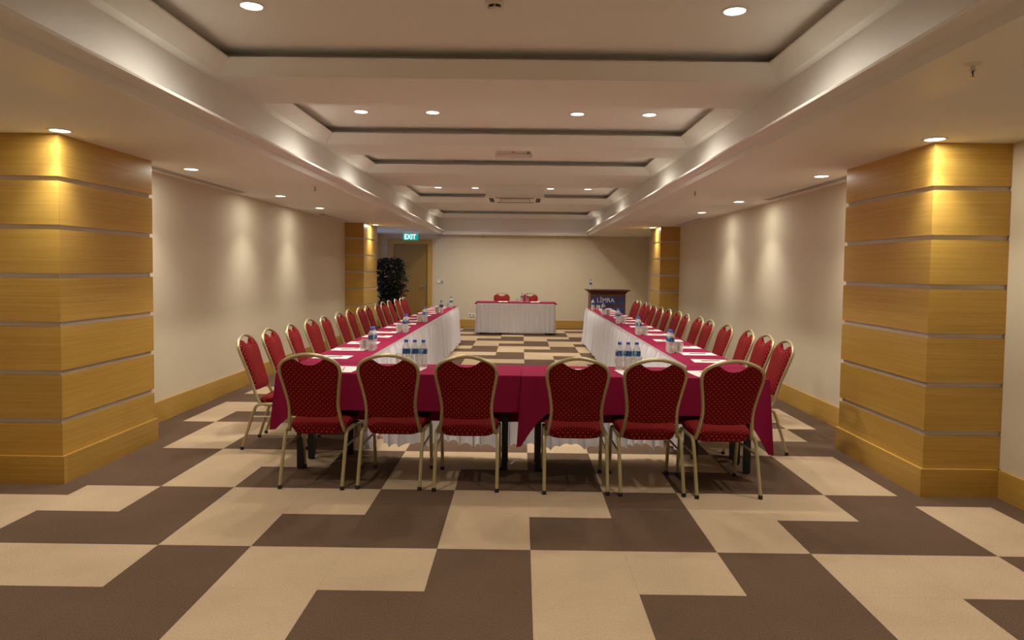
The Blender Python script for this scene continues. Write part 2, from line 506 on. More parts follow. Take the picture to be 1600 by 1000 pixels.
# ------------------------------------------------------------------ pillars
ZR = [(0.447, 0.742), (0.775, 1.073), (1.107, 1.402), (1.436, 1.733), (1.765, 2.060), (2.092, Z_SOF)]
def pillar(key, label):
    x0, x1, y0, y1 = PIL[key]
    left = key[1] == 'l'
    t = 0.016
    cx0, cx1 = (x0, x1 - t) if left else (x0 + t, x1)
    o = tag(MB().box(cx0, cx1, y0 + t, y1 - t, 0, Z_SOF).build('pillar', 'strip'), label, None, None, 'structure')
    for (za, zb) in [(0.19, 0.413)] + ZR:
        if left:
            MB().box(x0, x1, y0, y0 + t, za, zb).build('wood_panel', 'wood', o)
            MB().box(x1 - t, x1, y0 + t, y1 - t, za, zb).build('wood_panel', 'wood', o)
            MB().box(x0, x1, y1 - t, y1, za, zb).build('wood_panel', 'wood', o)
        else:
            MB().box(x0, x1, y0, y0 + t, za, zb).build('wood_panel', 'wood', o)
            MB().box(x0, x0 + t, y0 + t, y1 - t, za, zb).build('wood_panel', 'wood', o)
            MB().box(x0, x1, y1 - t, y1, za, zb).build('wood_panel', 'wood', o)
    p = 0.02
    if left:
        MB().box(x0, x1 + p, y0 - p, y0 + t, 0, 0.19).build('plinth', 'wood', o)
        MB().box(x1 - t, x1 + p, y0 + t, y1 + p, 0, 0.19).build('plinth', 'wood', o)
    else:
        MB().box(x0 - p, x1, y0 - p, y0 + t, 0, 0.19).build('plinth', 'wood', o)
        MB().box(x0 - p, x0 + t, y0 + t, y1 + p, 0, 0.19).build('plinth', 'wood', o)
pillar('nl', 'large beech panelled pillar at the near left')
pillar('nr', 'large beech panelled pillar at the near right')
pillar('fl', 'far beech panelled pillar beside the potted tree')
pillar('fr', 'far beech panelled pillar behind the right chair row')

# ------------------------------------------------------------------ door, window at the back left
dx0, dx1, dzt = -3.28, -2.41, 2.12
door = tag(MB().box(dx0, dx1, Y_BACK - 0.012, Y_BACK + 0.03, 0.005, dzt).build('door_1', 'door'), 'brown wooden door in the back left corner', None, None, 'structure')
MB().box(dx0 - 0.14, dx0, Y_BACK - 0.05, Y_BACK, 0, dzt + 0.115).build('door_casing', 'wood', door)
MB().box(dx1, dx1 + 0.115, Y_BACK - 0.05, Y_BACK, 0, dzt + 0.115).build('door_casing', 'wood', door)
MB().box(dx0, dx1, Y_BACK - 0.05, Y_BACK, dzt, dzt + 0.115).build('door_casing', 'wood', door)
MB().tube([(dx1 - 0.07, Y_BACK - 0.012, 1.05), (dx1 - 0.07, Y_BACK - 0.06, 1.05), (dx1 - 0.19, Y_BACK - 0.06, 1.05)], 0.010, 8).build('door_handle', 'chrome', door, True)
MB().box(dx1 - 0.09, dx1 - 0.05, Y_BACK - 0.02, Y_BACK - 0.012, 0.95, 1.15).build('handle_plate', 'chrome', door)
win = tag(MB().box(XL_OUT - 0.01, XL_OUT + 0.012, 15.45, 17.55, 0.75, 2.25).build('window_1', 'day'), 'narrow bluish daylight window behind the far left pillar', None, None, 'structure')
for (a, b, c, d) in [(15.40, 15.45, 0.70, 2.30), (17.55, 17.60, 0.70, 2.30), (16.48, 16.52, 0.75, 2.25)]:
    MB().box(XL_OUT, XL_OUT + 0.03, a, b, c, d).build('window_frame', 'white', win)
for (c, d) in [(0.70, 0.75), (2.25, 2.30)]:
    MB().box(XL_OUT, XL_OUT + 0.03, 15.45, 17.55, c, d).build('window_frame', 'white', win)

# ------------------------------------------------------------------ downlights
ring_me = MB().lathe([(0.058, 0.0), (0.060, -0.006), (0.074, -0.006), (0.078, 0.0)], 24, capb=False, capt=False).mesh('trim_ring', 'white', True)
lens_me = MB().lathe([(0.059, -0.001), (0.056, -0.004)], 24, capb=False, capt=True).mesh('lens', 'lens', True)
cof_light = bpy.data.lights.new('coffer_lamp', 'SPOT')
cof_light.energy = P_COFFER; cof_light.color = LAMP_COL; cof_light.spot_size = math.radians(158); cof_light.spot_blend = 1.0
cof_light.shadow_soft_size = 0.05
cof_added = cof_light.copy(); cof_added.name = 'coffer_lamp_added'  # for the added row overhead; narrow cone keeps the table fronts dark
cof_added.spot_size = math.radians(122); cof_added.energy = P_COFFER * 1.05
cof_pair = cof_light.copy(); cof_pair.name = 'coffer_lamp_pair'; cof_pair.energy = P_COFFER * 0.7
sof_light = bpy.data.lights.new('aisle_lamp', 'SPOT')
sof_light.energy = P_SOFFIT; sof_light.color = AISLE_COL; sof_light.spot_size = math.radians(100); sof_light.spot_blend = 1.0
sof_light.shadow_soft_size = 0.05
sof_fill = bpy.data.lights.new('aisle_lamp_spill', 'AREA')
sof_fill.shape = 'DISK'; sof_fill.size = 0.10; sof_fill.energy = P_SOFFIT * 0.06; sof_fill.color = AISLE_COL
def downlight(x, y, z, kind, label, group):
    t = thing('ceiling_downlight', label, 'downlight', (x, y, z), 0, group)
    link('trim_ring', ring_me, t); link('lens', lens_me, t)
    if kind in ('coffer', 'near', 'pair'):
        link('lamp', {'coffer': cof_light, 'near': cof_added, 'pair': cof_pair}[kind], t, (0, 0, -0.012))
    else:
        link('lamp', sof_light, t, (0, 0, -0.012)); link('lamp_spill', sof_fill, t, (0, 0, -0.008))
    return t
LX = [-1.512, -0.845, 0.503, 1.172]
for k, x in enumerate(LX):  # added row out of view, brightens the foreground carpet
    downlight(x, 1.05, Z_COF, 'near', ORD[k] + ' added downlight from the left in the unseen coffer above the viewer', 'coffer downlights')
for x, s in ((-1.525, 'left'), (1.17, 'right')):
    downlight(x, 3.98, Z_COF, 'pair', 'large bright round downlight at the top %s of the photo' % s, 'coffer downlights')
for k, x in enumerate(LX):
    downlight(x, 6.60, Z_COF, 'coffer', ORD[k] + ' downlight from the left in the second coffer, before the emergency light', 'coffer downlights')
for k, x in enumerate(LX[::3]):
    downlight(x, 8.70, Z_COF, 'coffer', ['left', 'right'][k] + ' downlight hidden up in the narrow third coffer', 'coffer downlights')
for k, x in enumerate(LX):
    downlight(x, 12.64, Z_COF, 'coffer', ORD[k] + ' downlight from the left in the far coffer behind the air conditioner', 'coffer downlights')
for k, x in enumerate(LX):
    downlight(x, 16.45, Z_COF, 'coffer', ORD[k] + ' downlight from the left in the last coffer before the back wall', 'coffer downlights')
for x, s in ((-3.0, 'left'), (2.66, 'right')):  # added out-of-view pair, lifts the light on near floor, soffits and pillars
    downlight(x, 2.3, Z_SOF, 'soffit', 'added unseen aisle downlight on the %s beside the viewer' % s, 'aisle downlights')
for s, X, ys in (('left', [-3.03, -3.0, -2.99, -2.99, -2.97], [4.62, 6.38, 8.70, 10.40, 14.28]), ('right', [2.655, 2.69, 2.68, 2.65, 2.62], [4.58, 6.37, 8.74, 10.40, 14.15])):
    for k in range(5):
        lab = ['aisle downlight at the corner of the near %s pillar', 'aisle downlight just past the near %s pillar',
               'middle aisle downlight washing the %s wall', 'farther aisle downlight washing the %s wall', 'aisle downlight beside the far %s pillar'][k] % s
        downlight(X[k], ys[k], Z_SOF, 'soffit', lab, 'aisle downlights')

# ------------------------------------------------------------------ ceiling fittings
def air_slot(x, y0, y1, label):
    t = thing('linear_air_diffuser', label, 'air diffuser', (x, y0, Z_SOF))
    L_ = y1 - y0
    MB().box(-0.045, 0.045, 0, L_, -0.003, 0).build('slot', 'dark', t)
    for a in (-0.052, -0.006, 0.040):
        MB().box(a, a + 0.012, 0, L_, -0.008, 0).build('blade', 'ceil', t)
air_slot(-3.30, 6.2, 8.35, 'long slot air diffuser along the left wall near the pillar')
air_slot(-3.30, 11.6, 13.4, 'slot air diffuser along the left wall near the far pillar')
air_slot(2.93, 6.3, 8.5, 'long slot air diffuser along the right wall near the pillar')
air_slot(2.93, 11.6, 13.4, 'slot air diffuser along the right wall near the far pillar')

def sprinkler(x, y, label, z=Z_SOF):
    t = thing('fire_sprinkler', label, 'sprinkler', (x, y, z), 0.6, 'ceiling sprinklers')
    MB().lathe([(0.034, 0.0), (0.030, -0.006), (0.012, -0.008)], 16, capb=False, capt=True).build('escutcheon', 'white', t, True)
    MB().lathe([(0.009, -0.006), (0.009, -0.022), (0.013, -0.024), (0.013, -0.030)], 10).build('body', 'chrome', t, True)
    MB().tube([(-0.012, 0, -0.028), (-0.015, 0, -0.040), (-0.004, 0, -0.056)], 0.0025, 6).build('yoke', 'chrome', t, True)
    MB().tube([(0.012, 0, -0.028), (0.015, 0, -0.040), (0.004, 0, -0.056)], 0.0025, 6).build('yoke', 'chrome', t, True)
    MB().tube([(0, 0, -0.028), (0, 0, -0.056)], 0.0035, 6).build('bulb', 'dark', t, True)
    MB().lathe([(0.0165, -0.056), (0.0165, -0.058)], 14).build('deflector', 'chrome', t)
sprinkler(1.862, 2.96, 'fire sprinkler in the near right aisle ceiling')
sprinkler(1.85, 7.57, 'fire sprinkler in the middle of the right aisle ceiling')
sprinkler(-2.228, 7.57, 'fire sprinkler in the left aisle ceiling')

t = thing('smoke_detector', 'round white smoke detector on the nearest coffer ceiling', 'smoke detector', (-0.163, 3.90, Z_COF))
MB().lathe([(0.055, 0.0), (0.055, -0.012), (0.046, -0.018)], 24, capb=False).build('base', 'white', t, True)
MB().lathe([(0.036, -0.018), (0.036, -0.034)], 20).build('sensing_chamber', 'dark', t, True)
MB().lathe([(0.040, -0.034), (0.038, -0.042), (0.022, -0.047)], 24).build('cap', 'white', t, True)
for k in range(6):
    a = k * PI / 3
    MB().box(-0.003, 0.003, 0.034, 0.042, -0.036, -0.016).build('vent_rib', 'white', t).rotation_euler = (0, 0, a)

# emergency light on the beam
t = thing('emergency_light', 'long white emergency light fitting on the ceiling beam', 'emergency light', (-0.098, 7.74, Z_BEAM))
MB().box(-0.19, 0.19, -0.05, 0.05, -0.022, 0).build('mounting_plate', 'white', t)
MB().box(-0.03, 0.01, -0.052, -0.048, -0.013, -0.007).build('indicator', 'dark', t)
MB().box(0.14, 0.175, -0.056, -0.046, -0.03, -0.002).build('test_switch', 'grey', t)
bm = bmesh.new(); bmesh.ops.create_cube(bm, size=1.0)
bmesh.ops.scale(bm, vec=(0.41, 0.11, 0.05), verts=bm.verts); bmesh.ops.translate(bm, vec=(0, 0, -0.047), verts=bm.verts)
bmesh.ops.bevel(bm, geom=bm.edges[:], offset=0.012, segments=3, affect='EDGES')
me = bpy.data.meshes.new('lamp_cover'); bm.to_mesh(me); bm.free(); me.materials.append(MT['lensoff']); link('lamp_cover', me, t)

# cassette air conditioner
t = thing('air_conditioner', 'boxed ceiling cassette air conditioner under the far beam', 'air conditioner', (-0.115, 11.15, Z_BEAM))
MB().box(-0.44, 0.44, -0.45, 0.45, -0.165, 0).build('casing', 'ceil', t)
MB().box(-0.455, 0.455, -0.465, 0.465, -0.19, -0.165).build('face_panel', 'white', t)
g = MB().box(-0.24, 0.24, -0.24, 0.24, -0.196, -0.19).build('intake_grille', 'grey', t)
for k in range(9):
    y = -0.21 + k * 0.0525
    MB().box(-0.23, 0.23, y - 0.012, y + 0.012, -0.202, -0.196).build('slat', 'white', g)
for k, (x0, x1, y0, y1) in enumerate([(-0.30, 0.30, -0.40, -0.33), (-0.30, 0.30, 0.33, 0.40), (-0.40, -0.33, -0.30, 0.30), (0.33, 0.40, -0.30, 0.30)]):
    MB().box(x0, x1, y0, y1, -0.194, -0.19).build('air_outlet', 'dark', t)

for x, nm in ((-0.995, 'left'), (1.12, 'right')):
    t = thing('ceiling_hook', 'small metal hook hanging at the %s of the back ceiling edge' % nm, 'hook', (x, YE - 0.02, Z_SOF))
    MB().tube([(0, 0.02, 0.03), (0, 0, 0.03), (0, 0, -0.05)], 0.006, 6).build('stem', 'grey', t)
    MB().tube([(0, 0, -0.05), (0.012, 0, -0.075), (0.035, 0, -0.075), (0.045, 0, -0.05)], 0.006, 6).build('hook_end', 'grey', t)

# exit sign
def text_mesh(txt, size, depth):
    cu = bpy.data.curves.new('lettering', 'FONT')
    cu.body = txt; cu.size = size; cu.extrude = depth; cu.align_x = 'CENTER'; cu.align_y = 'CENTER'
    ob = bpy.data.objects.new('lettering', cu); C.objects.link(ob)
    dg = bpy.context.evaluated_depsgraph_get()
    me = bpy.data.meshes.new_from_object(ob.evaluated_get(dg))
    bpy.data.objects.remove(ob); bpy.data.curves.remove(cu)
    return me
t = thing('exit_sign', 'lit teal exit sign with white letters above the door', 'exit sign', (-2.72, 17.2, 2.19))
MB().box(-0.18, 0.18, -0.015, 0.015, 0, 0.155).build('sign_panel', 'exit', t)
MB().box(-0.185, 0.185, -0.03, 0.03, 0.155, Z_SOF - 2.19).build('housing', 'white', t)
me = text_mesh('EXIT', 0.17, 0.002); me.materials.clear(); me.materials.append(MT['exit_edge'])
o = link('lettering', me, t, (-0.01, -0.018, 0.075)); o.rotation_euler = (PI / 2, 0, 0); o.scale = (0.82, 1, 1)

# switch + sockets on the back wall
t = thing('light_switch', 'white light switch plate on the back wall beside the door', 'switch', (-2.08, Y_BACK, 1.17))
MB().box(-0.085, 0.085, -0.012, 0, -0.045, 0.045).build('plate', 'white', t)
MB().box(-0.07, -0.005, -0.018, -0.012, -0.03, 0.03).build('rocker', 'white', t); MB().box(0.005, 0.07, -0.018, -0.012, -0.03, 0.03).build('rocker', 'grey', t)
t = thing('wall_socket', 'row of white wall sockets left of the head table', 'socket', (-1.22, Y_BACK, 0.32))
MB().box(-0.13, 0.13, -0.012, 0, -0.045, 0.045).build('plate', 'white', t)
for k in (-1, 0, 1):
    MB().lathe([(0.024, 0), (0.024, 0.004)], 14).build('socket_face', 'grey', t, True, (k * 0.085, -0.012, 0)).rotation_euler = (PI / 2, 0, 0)

# ------------------------------------------------------------------ chairs
def back_y(z):
    if z < 0.47:
        u = (z - 0.365) / 0.105
        return -0.115 - 0.055 * (u ** 0.75 if u > 0 else 0)
    return -0.17 - (z - 0.47) * 0.335
OUT = [(0.192, 0.368), (0.181, 0.43), (0.168, 0.53), (0.170, 0.60), (0.184, 0.69), (0.199, 0.77), (0.2025, 0.81), (0.193, 0.848), (0.165, 0.877), (0.11, 0.902), (0.05, 0.918), (0.0, 0.922)]
def half_w(z):
    for k in range(6):
        if OUT[k][1] <= z <= OUT[k + 1][1]:
            u = (z - OUT[k][1]) / (OUT[k + 1][1] - OUT[k][1]); u = u * u * (3 - 2 * u) * 0.4 + u * 0.6
            return OUT[k][0] * (1 - u) + OUT[k + 1][0] * u
    return 0.2025 if z > 0.8 else 0.192
def top_z(x):
    x = abs(x)
    pts = [(0.0, 0.846), (0.03, 0.849), (0.06, 0.861), (0.085, 0.880), (0.10, 0.890), (0.12, 0.888), (0.165, 0.868), (0.188, 0.842), (0.198, 0.81)]
    for k in range(len(pts) - 1):
        if pts[k][0] <= x <= pts[k + 1][0]:
            u = (x - pts[k][0]) / (pts[k + 1][0] - pts[k][0])
            return pts[k][1] * (1 - u) + pts[k + 1][1] * u
    return 0.80

def make_chair(label):
    t = thing('banquet_chair', label, 'chair', (0, 0, 0), 0, 'banquet chairs')
    # hairpin back frame
    side = [(x, back_y(z), z) for x, z in OUT]
    path = crom([(-x, y, z) for x, y, z in side] + list(reversed(side[:-1])), 4)
    MB().tube(path, 0.0125, 8).build('back_frame', 'gold', t, True)
    # upholstered backrest with scooped top
    cols = [-1, -0.985, -0.94, -0.85, -0.72, -0.60, -0.50, -0.42, -0.33, -0.22, -0.1]; cols = cols + [0] + [-c for c in reversed(cols)]
    rows = [0, 0.02, 0.07, 0.16, 0.3, 0.45, 0.6, 0.74, 0.86, 0.94, 0.98, 1.0]
    mb = MB(); vs = []; uvs = []
    nc, nr = len(cols), len(rows)
    for sgn in (1, -1):
        for t_ in rows:
            for s in cols:
                x0 = s * 0.198
                zt = top_z(x0)
                zb = 0.474 + 0.010 * s * s
                z = zb + t_ * (zt - zb)
                x = s * (half_w(min(z, 0.81)) - 0.004)
                e = (1 - abs(s) ** 6) * (1 - abs(2 * t_ - 1) ** 8)
                y = back_y(z) + (0.004 + 0.034 * e ** 0.5 if sgn > 0 else -0.004 - 0.012 * e ** 0.5)
                vs.append((x, y, z)); uvs.append((x, z))
    fs = []
    o2 = nc * nr
    for r in range(nr - 1):
        for c in range(nc - 1):
            a = r * nc + c
            fs.append((a, a + 1, a + nc + 1, a + nc)); fs.append((o2 + a, o2 + a + nc, o2 + a + nc + 1, o2 + a + 1))
    for c in range(nc - 1):
        fs.append((c, o2 + c, o2 + c + 1, c + 1)); a = (nr - 1) * nc + c
        fs.append((a, a + 1, o2 + a + 1, o2 + a))
    for r in range(nr - 1):
        a = r * nc; fs.append((a, a + nc, o2 + a + nc, o2 + a)); a = r * nc + nc - 1
        fs.append((a, o2 + a, o2 + a + nc, a + nc))
    mb.add(vs, fs, uvs); mb.build('backrest', 'fabric', t, True)
    # seat cushion
    mb = MB(); n = 40; vs = []; uvs = []; fs = []
    lev = [(0.386, 0.034), (0.392, 0.020), (0.418, 0.008), (0.446, 0.0), (0.457, 0.003), (0.466, 0.016), (0.472, 0.05), (0.476, 0.11)]
    for z, ins in lev:
        for k in range(n):
            a = 2 * PI * k / n
            ca, sa = math.cos(a), math.sin(a)
            ex = 2 / 5.5
            y = 0.06 + (0.205 - ins) * math.copysign(abs(sa) ** ex, sa)
            wx = 0.205 + 0.02 * (y / 0.25)
            x = (wx - ins) * math.copysign(abs(ca) ** ex, ca)
            zz = z - 0.006 - 0.040 * (0.265 - y) / 0.41
            vs.append((x, y, zz)); uvs.append((x, y + zz))
    for i in range(len(lev) - 1):
        for k in range(n):
            k2 = (k + 1) % n
            fs.append((i * n + k, i * n + k2, (i + 1) * n + k2, (i + 1) * n + k))
    fs.append(tuple(reversed(range(n)))); fs.append(tuple((len(lev) - 1) * n + k for k in range(n)))
    mb.add(vs, fs, uvs); mb.build('seat', 'fabric', t, True)
    # legs, rails, stretchers
    for s in (-1, 1):
        X = 0.212 * s
        rear = crom([(X * 1.0, -0.262, 0.016), (X, -0.210, 0.18), (X, -0.162, 0.325), (X, -0.140, 0.362), (X, -0.105, 0.376)], 4)
        front = crom([(X * 1.0, 0.258, 0.016), (X, 0.230, 0.18), (X, 0.204, 0.325), (X, 0.186, 0.362), (X, 0.150, 0.376)], 4)
        for path in (rear, front):
            lg = MB().tube(path, 0.0125, 8).build('leg', 'gold', t, True)
            p0 = path[0]
            MB().lathe([(0.0145, 0.0), (0.0150, 0.004), (0.0150, 0.022), (0.0130, 0.026)], 10, (p0.x, p0.y, 0)).build('rubber_foot', 'rubber', lg, True)
        MB().tube([(X, -0.108, 0.376), (X, 0.153, 0.376)], 0.0125, 8).build('seat_rail', 'gold', t, True)
        MB().tube([(X, -0.180, 0.272), (X, 0.215, 0.272)], 0.008, 6).build('stretcher', 'gold', t, True)
    MB().box(-0.205, 0.205, 0.06, 0.15, 0.352, 0.362).build('seat_base', 'black', t)
    return t

CH0 = None
def chair(x, y, rz, label, group):
    global CH0
    if CH0 is None:
        CH0 = make_chair(label); CH0.location = (x, y, 0); CH0.rotation_euler = (0, 0, rz); CH0['group'] = group
        return CH0
    return dup(CH0, (x, y, 0), rz, label, group)
# chairs at the near cross tables (face away from the camera)
NEAR = [(-1.400, 4.935, -0.02), (-0.875, 4.950, -0.03), (-0.360, 4.925, 0.0), (0.385, 4.895, -0.01), (0.885, 4.880, 0.02), (1.383, 4.850, 0.03)]
near_lab = ['red dotted chair seen from behind, leftmost in the near row', 'red dotted chair seen from behind, second from left in the near row',
            'red dotted chair seen from behind, third from left in the near row', 'red dotted chair seen from behind, fourth from left in the near row',
            'red dotted chair seen from behind, fifth from left in the near row', 'red dotted chair seen from behind, rightmost in the near row']
for (x, y, r), lb in zip(NEAR, near_lab):
    chair(x, y, r, lb, 'chairs of the near row')
LY = [5.90, 6.47, 7.04, 7.72, 8.23, 8.93, 9.50, 10.06, 10.62, 11.26, 11.82, 12.38, 12.98, 13.46, 13.94]
RY = [5.94, 6.45, 7.00, 7.66, 8.36, 8.94, 9.50, 10.12, 10.68, 11.24, 11.78, 12.32, 12.84, 13.32, 13.80]
JL = [2, 1, 4, -3, 2, 0, 2, -2, 1, 2, -1, 1, 2, -2, 1]
JR = [-1, 1, -2, 2, 0, 1, -2, 2, 0, -1, 2, 1, -1, 2, 0]
for k in range(15):
    chair(-2.01 + random.uniform(-0.02, 0.02), LY[k], -PI / 2 + math.radians(JL[k]), 'red gold-framed chair on the left side of the tables, %s from the near end' % ORD[k], 'chairs along the left tables')
for k in range(15):
    chair(1.955 + random.uniform(-0.02, 0.02), RY[k], PI / 2 + math.radians(JR[k]), 'red gold-framed chair on the right side of the tables, %s from the near end' % ORD[k], 'chairs along the right tables')
chair(-0.475, 16.95, PI, 'red chair behind the head table, on the left', 'chairs at the head table')
chair(0.215, 16.95, PI, 'red chair behind the head table, on the right behind the bottles', 'chairs at the head table')

# ------------------------------------------------------------------ tables
ZT = 0.75
def table(x0, x1, y0, y1, label, legs):
    t = thing('banquet_table', label, 'table', ((x0 + x1) / 2, (y0 + y1) / 2, 0), 0, 'narrow tables')
    cx, cyy = (x0 + x1) / 2, (y0 + y1) / 2
    MB().box(x0 - cx + 0.006, x1 - cx - 0.006, y0 - cyy + 0.006, y1 - cyy - 0.006, ZT - 0.032, ZT - 0.006).build('tabletop', 'board', t)
    for lx, ly in legs:
        lg = MB().box(lx - cx - 0.022, lx - cx + 0.022, ly - cyy - 0.022, ly - cyy + 0.022, 0.012, ZT - 0.032).build('leg', 'black', t)
        MB().lathe([(0.026, 0), (0.026, 0.012)], 10, (lx - cx, ly - cyy, 0)).build('foot_cap', 'rubber', lg)
    return t

def cloth(x0, x1, y0, y1, hems, corner, label, group='burgundy tablecloths', flare=0.05, seed=1, zt=ZT):
    """draped cloth; hems = hem heights (front y0, right x1, back y1, left x0); corner = hem height of the 4 corner folds (fl, fr, br, bl) or None"""
    rnd = random.Random(seed)
    per = []   # (x,y, nx,ny, hem, outward)
    def edge(ax, ay, bx, by, nx, ny, hem, c0, c1):
        n = max(3, int(math.hypot(bx - ax, by - ay) / 0.06))
        Ln = math.hypot(bx - ax, by - ay)
        ph = rnd.uniform(0, 6)
        for k in range(n + 1):
            u = k / n
            h = hem
            d0, d1 = u * Ln, (1 - u) * Ln
            if c0 is not None and d0 < 0.18: h = hem + (c0 - hem) * (1 - d0 / 0.18) ** 1.3
            if c1 is not None and d1 < 0.18: h = hem + (c1 - hem) * (1 - d1 / 0.18) ** 1.3
            o = 0.006 + 0.006 * math.sin(ph + d0 * 9.0) * min(1, (zt - h) / 0.2)
            per.append((ax + (bx - ax) * u, ay + (by - ay) * u, nx, ny, h, max(0.003, o)))
    F, Rr, B, L_ = hems
    fl, fr, br, bl = corner
    edge(x0, y0, x1, y0, 0, -1, F, fl, fr)
    per.append((x1, y0, 0.7, -0.7, fr if fr is not None else min(F, Rr), flare if fr is not None else 0.006))
    edge(x1, y0, x1, y1, 1, 0, Rr, fr, br)
    per.append((x1, y1, 0.7, 0.7, br if br is not None else min(B, Rr), flare if br is not None else 0.006))
    edge(x1, y1, x0, y1, 0, 1, B, br, bl)
    per.append((x0, y1, -0.7, 0.7, bl if bl is not None else min(B, L_), flare if bl is not None else 0.006))
    edge(x0, y1, x0, y0, -1, 0, L_, bl, fl)
    per.append((x0, y0, -0.7, -0.7, fl if fl is not None else min(F, L_), flare if fl is not None else 0.006))
    n = len(per)
    vs = []; fs = []
    ins = 0.006
    # rings: top inset, edge, several down
    levels = [0.0, 0.02, 0.3, 0.65, 1.0]
    vs += [(min(max(x, x0 + ins), x1 - ins), min(max(y, y0 + ins), y1 - ins), zt) for (x, y, *_r) in per]
    for lv in levels:
        for (x, y, nx, ny, h, o) in per:
            z = zt - 0.004 - (zt - 0.004 - h) * lv
            oo = 0.002 + o * lv
            vs.append((x + nx * oo, y + ny * oo, z))
    m = len(levels) + 1
    for i in range(m - 1):
        for k in range(n):
            k2 = (k + 1) % n
            fs.append((i * n + k, (i + 1) * n + k, (i + 1) * n + k2, i * n + k2))
    mb = MB(); mb.add(vs, fs)
    mb.add([(x0 + ins, y0 + ins, zt), (x1 - ins, y0 + ins, zt), (x1 - ins, y1 - ins, zt), (x0 + ins, y1 - ins, zt)], [(0, 1, 2, 3)])
    o = mb.build('tablecloth', 'cloth', None, False)
    for p in o.data.polygons: p.use_smooth = True
    try: o.data.set_sharp_from_angle(angle=math.radians(50))
    except Exception: pass
    return tag(o, label, 'tablecloth', group)

YC0, YC1 = 4.95, 5.475
XLI, XLO = -1.275, -1.745       # left tables inner / outer edge
XRI, XRO = 1.325, 1.795
table(-1.735, 0.0, YC0, YC1, 'narrow black-legged table at the near left under the burgundy cloth', [(-1.63, 5.17), (-0.11, 5.19), (-1.63, 5.44), (-0.11, 5.44)])
table(0.016, 1.765, YC0 - 0.01, YC1, 'narrow black-legged table at the near right under the burgundy cloth', [(0.14, 5.17), (1.70, 5.19), (0.14, 5.44), (1.70, 5.44)])
cloth(-1.735, 0.007, YC0, YC1, (0.487, 0.50, 0.30, 0.46), (0.345, None, None, None), 'burgundy cloth on the near left cross table', seed=3)
cloth(0.013, 1.765, YC0 - 0.01, YC1, (0.48, 0.42, 0.30, 0.36), (0.245, 0.21, None, None), 'burgundy cloth on the near right cross table, with a low hanging corner', seed=5, flare=0.045)
NT, TL = 5, 1.724
for k in range(NT):
    a, b = YC1 + 0.022 + k * TL, YC1 + 0.022 + (k + 1) * TL - 0.014
    pos = ['nearest', 'second', 'middle', 'fourth', 'farthest'][k]
    for s, (xa, xb) in (('left', (XLO, XLI)), ('right', (XRI, XRO))):
        xo = xa + 0.08 if s == 'left' else xb - 0.08
        xi = xb - 0.08 if s == 'left' else xa + 0.08
        table(xa, xb, a, b, '%s table of the %s row, with black legs under the cloth' % (pos, s), [(xo, a + 0.09), (xi, a + 0.09), (xo, b - 0.09), (xi, b - 0.09)])
        hems = (0.735, 0.72, 0.735, 0.47) if s == 'left' else (0.735, 0.47, 0.735, 0.72)
        cloth(xa, xb, a, b, hems, (None,) * 4, 'burgundy cloth on the %s table of the %s row' % (pos, s), seed=10 + k)

def skirt(path, label, z0=0.055, z1=ZT + 0.012, amp=0.042, seed=1, ruffle=True, messy=0.016):
    """pleated satin skirt hung along a plan path [(x,y),...] ; outward = right-hand side of the path direction"""
    rnd = random.Random(seed)
    pts = []
    for (ax, ay), (bx, by) in zip(path, path[1:]):
        Ln = math.hypot(bx - ax, by - ay); n = max(2, int(Ln / 0.010))
        tx, ty = (bx - ax) / Ln, (by - ay) / Ln
        for k in range(n):
            pts.append((ax + (bx - ax) * k / n, ay + (by - ay) * k / n, ty, -tx))
    bx, by = path[-1]; pts.append((bx, by, pts[-1][2], pts[-1][3]))
    # gathered pleats of uneven width and depth
    ph = 0; wave = []; am = 1.0; low = 0.0; per = 0.09; drift = 0.0
    for k in range(len(pts)):
        if ph > 2 * PI:
            ph -= 2 * PI; per = rnd.uniform(0.055, 0.125); am = rnd.uniform(0.45, 1.35); drift = rnd.uniform(-1, 1)
        ph += 2 * PI * 0.010 / per
        low += (drift - low) * 0.15
        wave.append((abs(math.sin(ph / 2)) ** 0.75, am, low, math.sin(k * 0.71) * 0.5 + math.sin(k * 1.37 + 1) * 0.5))
    lv = [(1.0, 0), (0.985, 0), (0.965, 0), (0.945, 0.30), (0.88, 0.65), (0.7, 0.9), (0.45, 1.05), (0.25, 1.2), (0.1, 1.4), (0.03, 1.55), (0.0, 1.6)]
    vs = []; n = len(pts)
    for li, (f, g) in enumerate(lv):
        for k, (x, y, nx, ny) in enumerate(pts):
            wv, a_, lo, fi = wave[k]
            lean = lo * 0.02 * (1 - f)              # folds wander sideways towards the hem
            tx, ty = -ny, nx
            if f > 0.95 and ruffle:
                d = 0.012 + 0.009 * fi * (1 if f > 0.98 else 0.3) + (0.006 if f > 0.99 else 0)
                z = z0 + (z1 - z0) * f + (0.005 * fi if f > 0.99 else 0)
            else:
                d = 0.008 + amp * g * wv * a_ + (1 - f) * (0.012 + messy * lo)
                z = z0 + (z1 - z0) * f + (1 - f) ** 5 * (messy * lo + messy * 0.5 * wv)
            vs.append((x + nx * d + tx * lean, y + ny * d + ty * lean, z))
    fs = []
    for i in range(len(lv) - 1):
        for k in range(n - 1):
            fs.append((i * n + k, i * n + k + 1, (i + 1) * n + k + 1, (i + 1) * n + k))
    o = MB().add(vs, fs).build('table_skirt', 'skirt')
    for p in o.data.polygons: p.use_smooth = True
    return tag(o, label, 'table skirt', 'white table skirts')
YF = YC1 + 0.010 + NT * TL
skirt([(XLI + 0.003, YF), (XLI + 0.003, YC1 + 0.02)][::-1], 'white pleated skirt along the inner side of the left tables', seed=21)
skirt([(XRI - 0.003, YF), (XRI - 0.003, YC1 + 0.02)], 'white pleated skirt along the inner side of the right tables', seed=23)
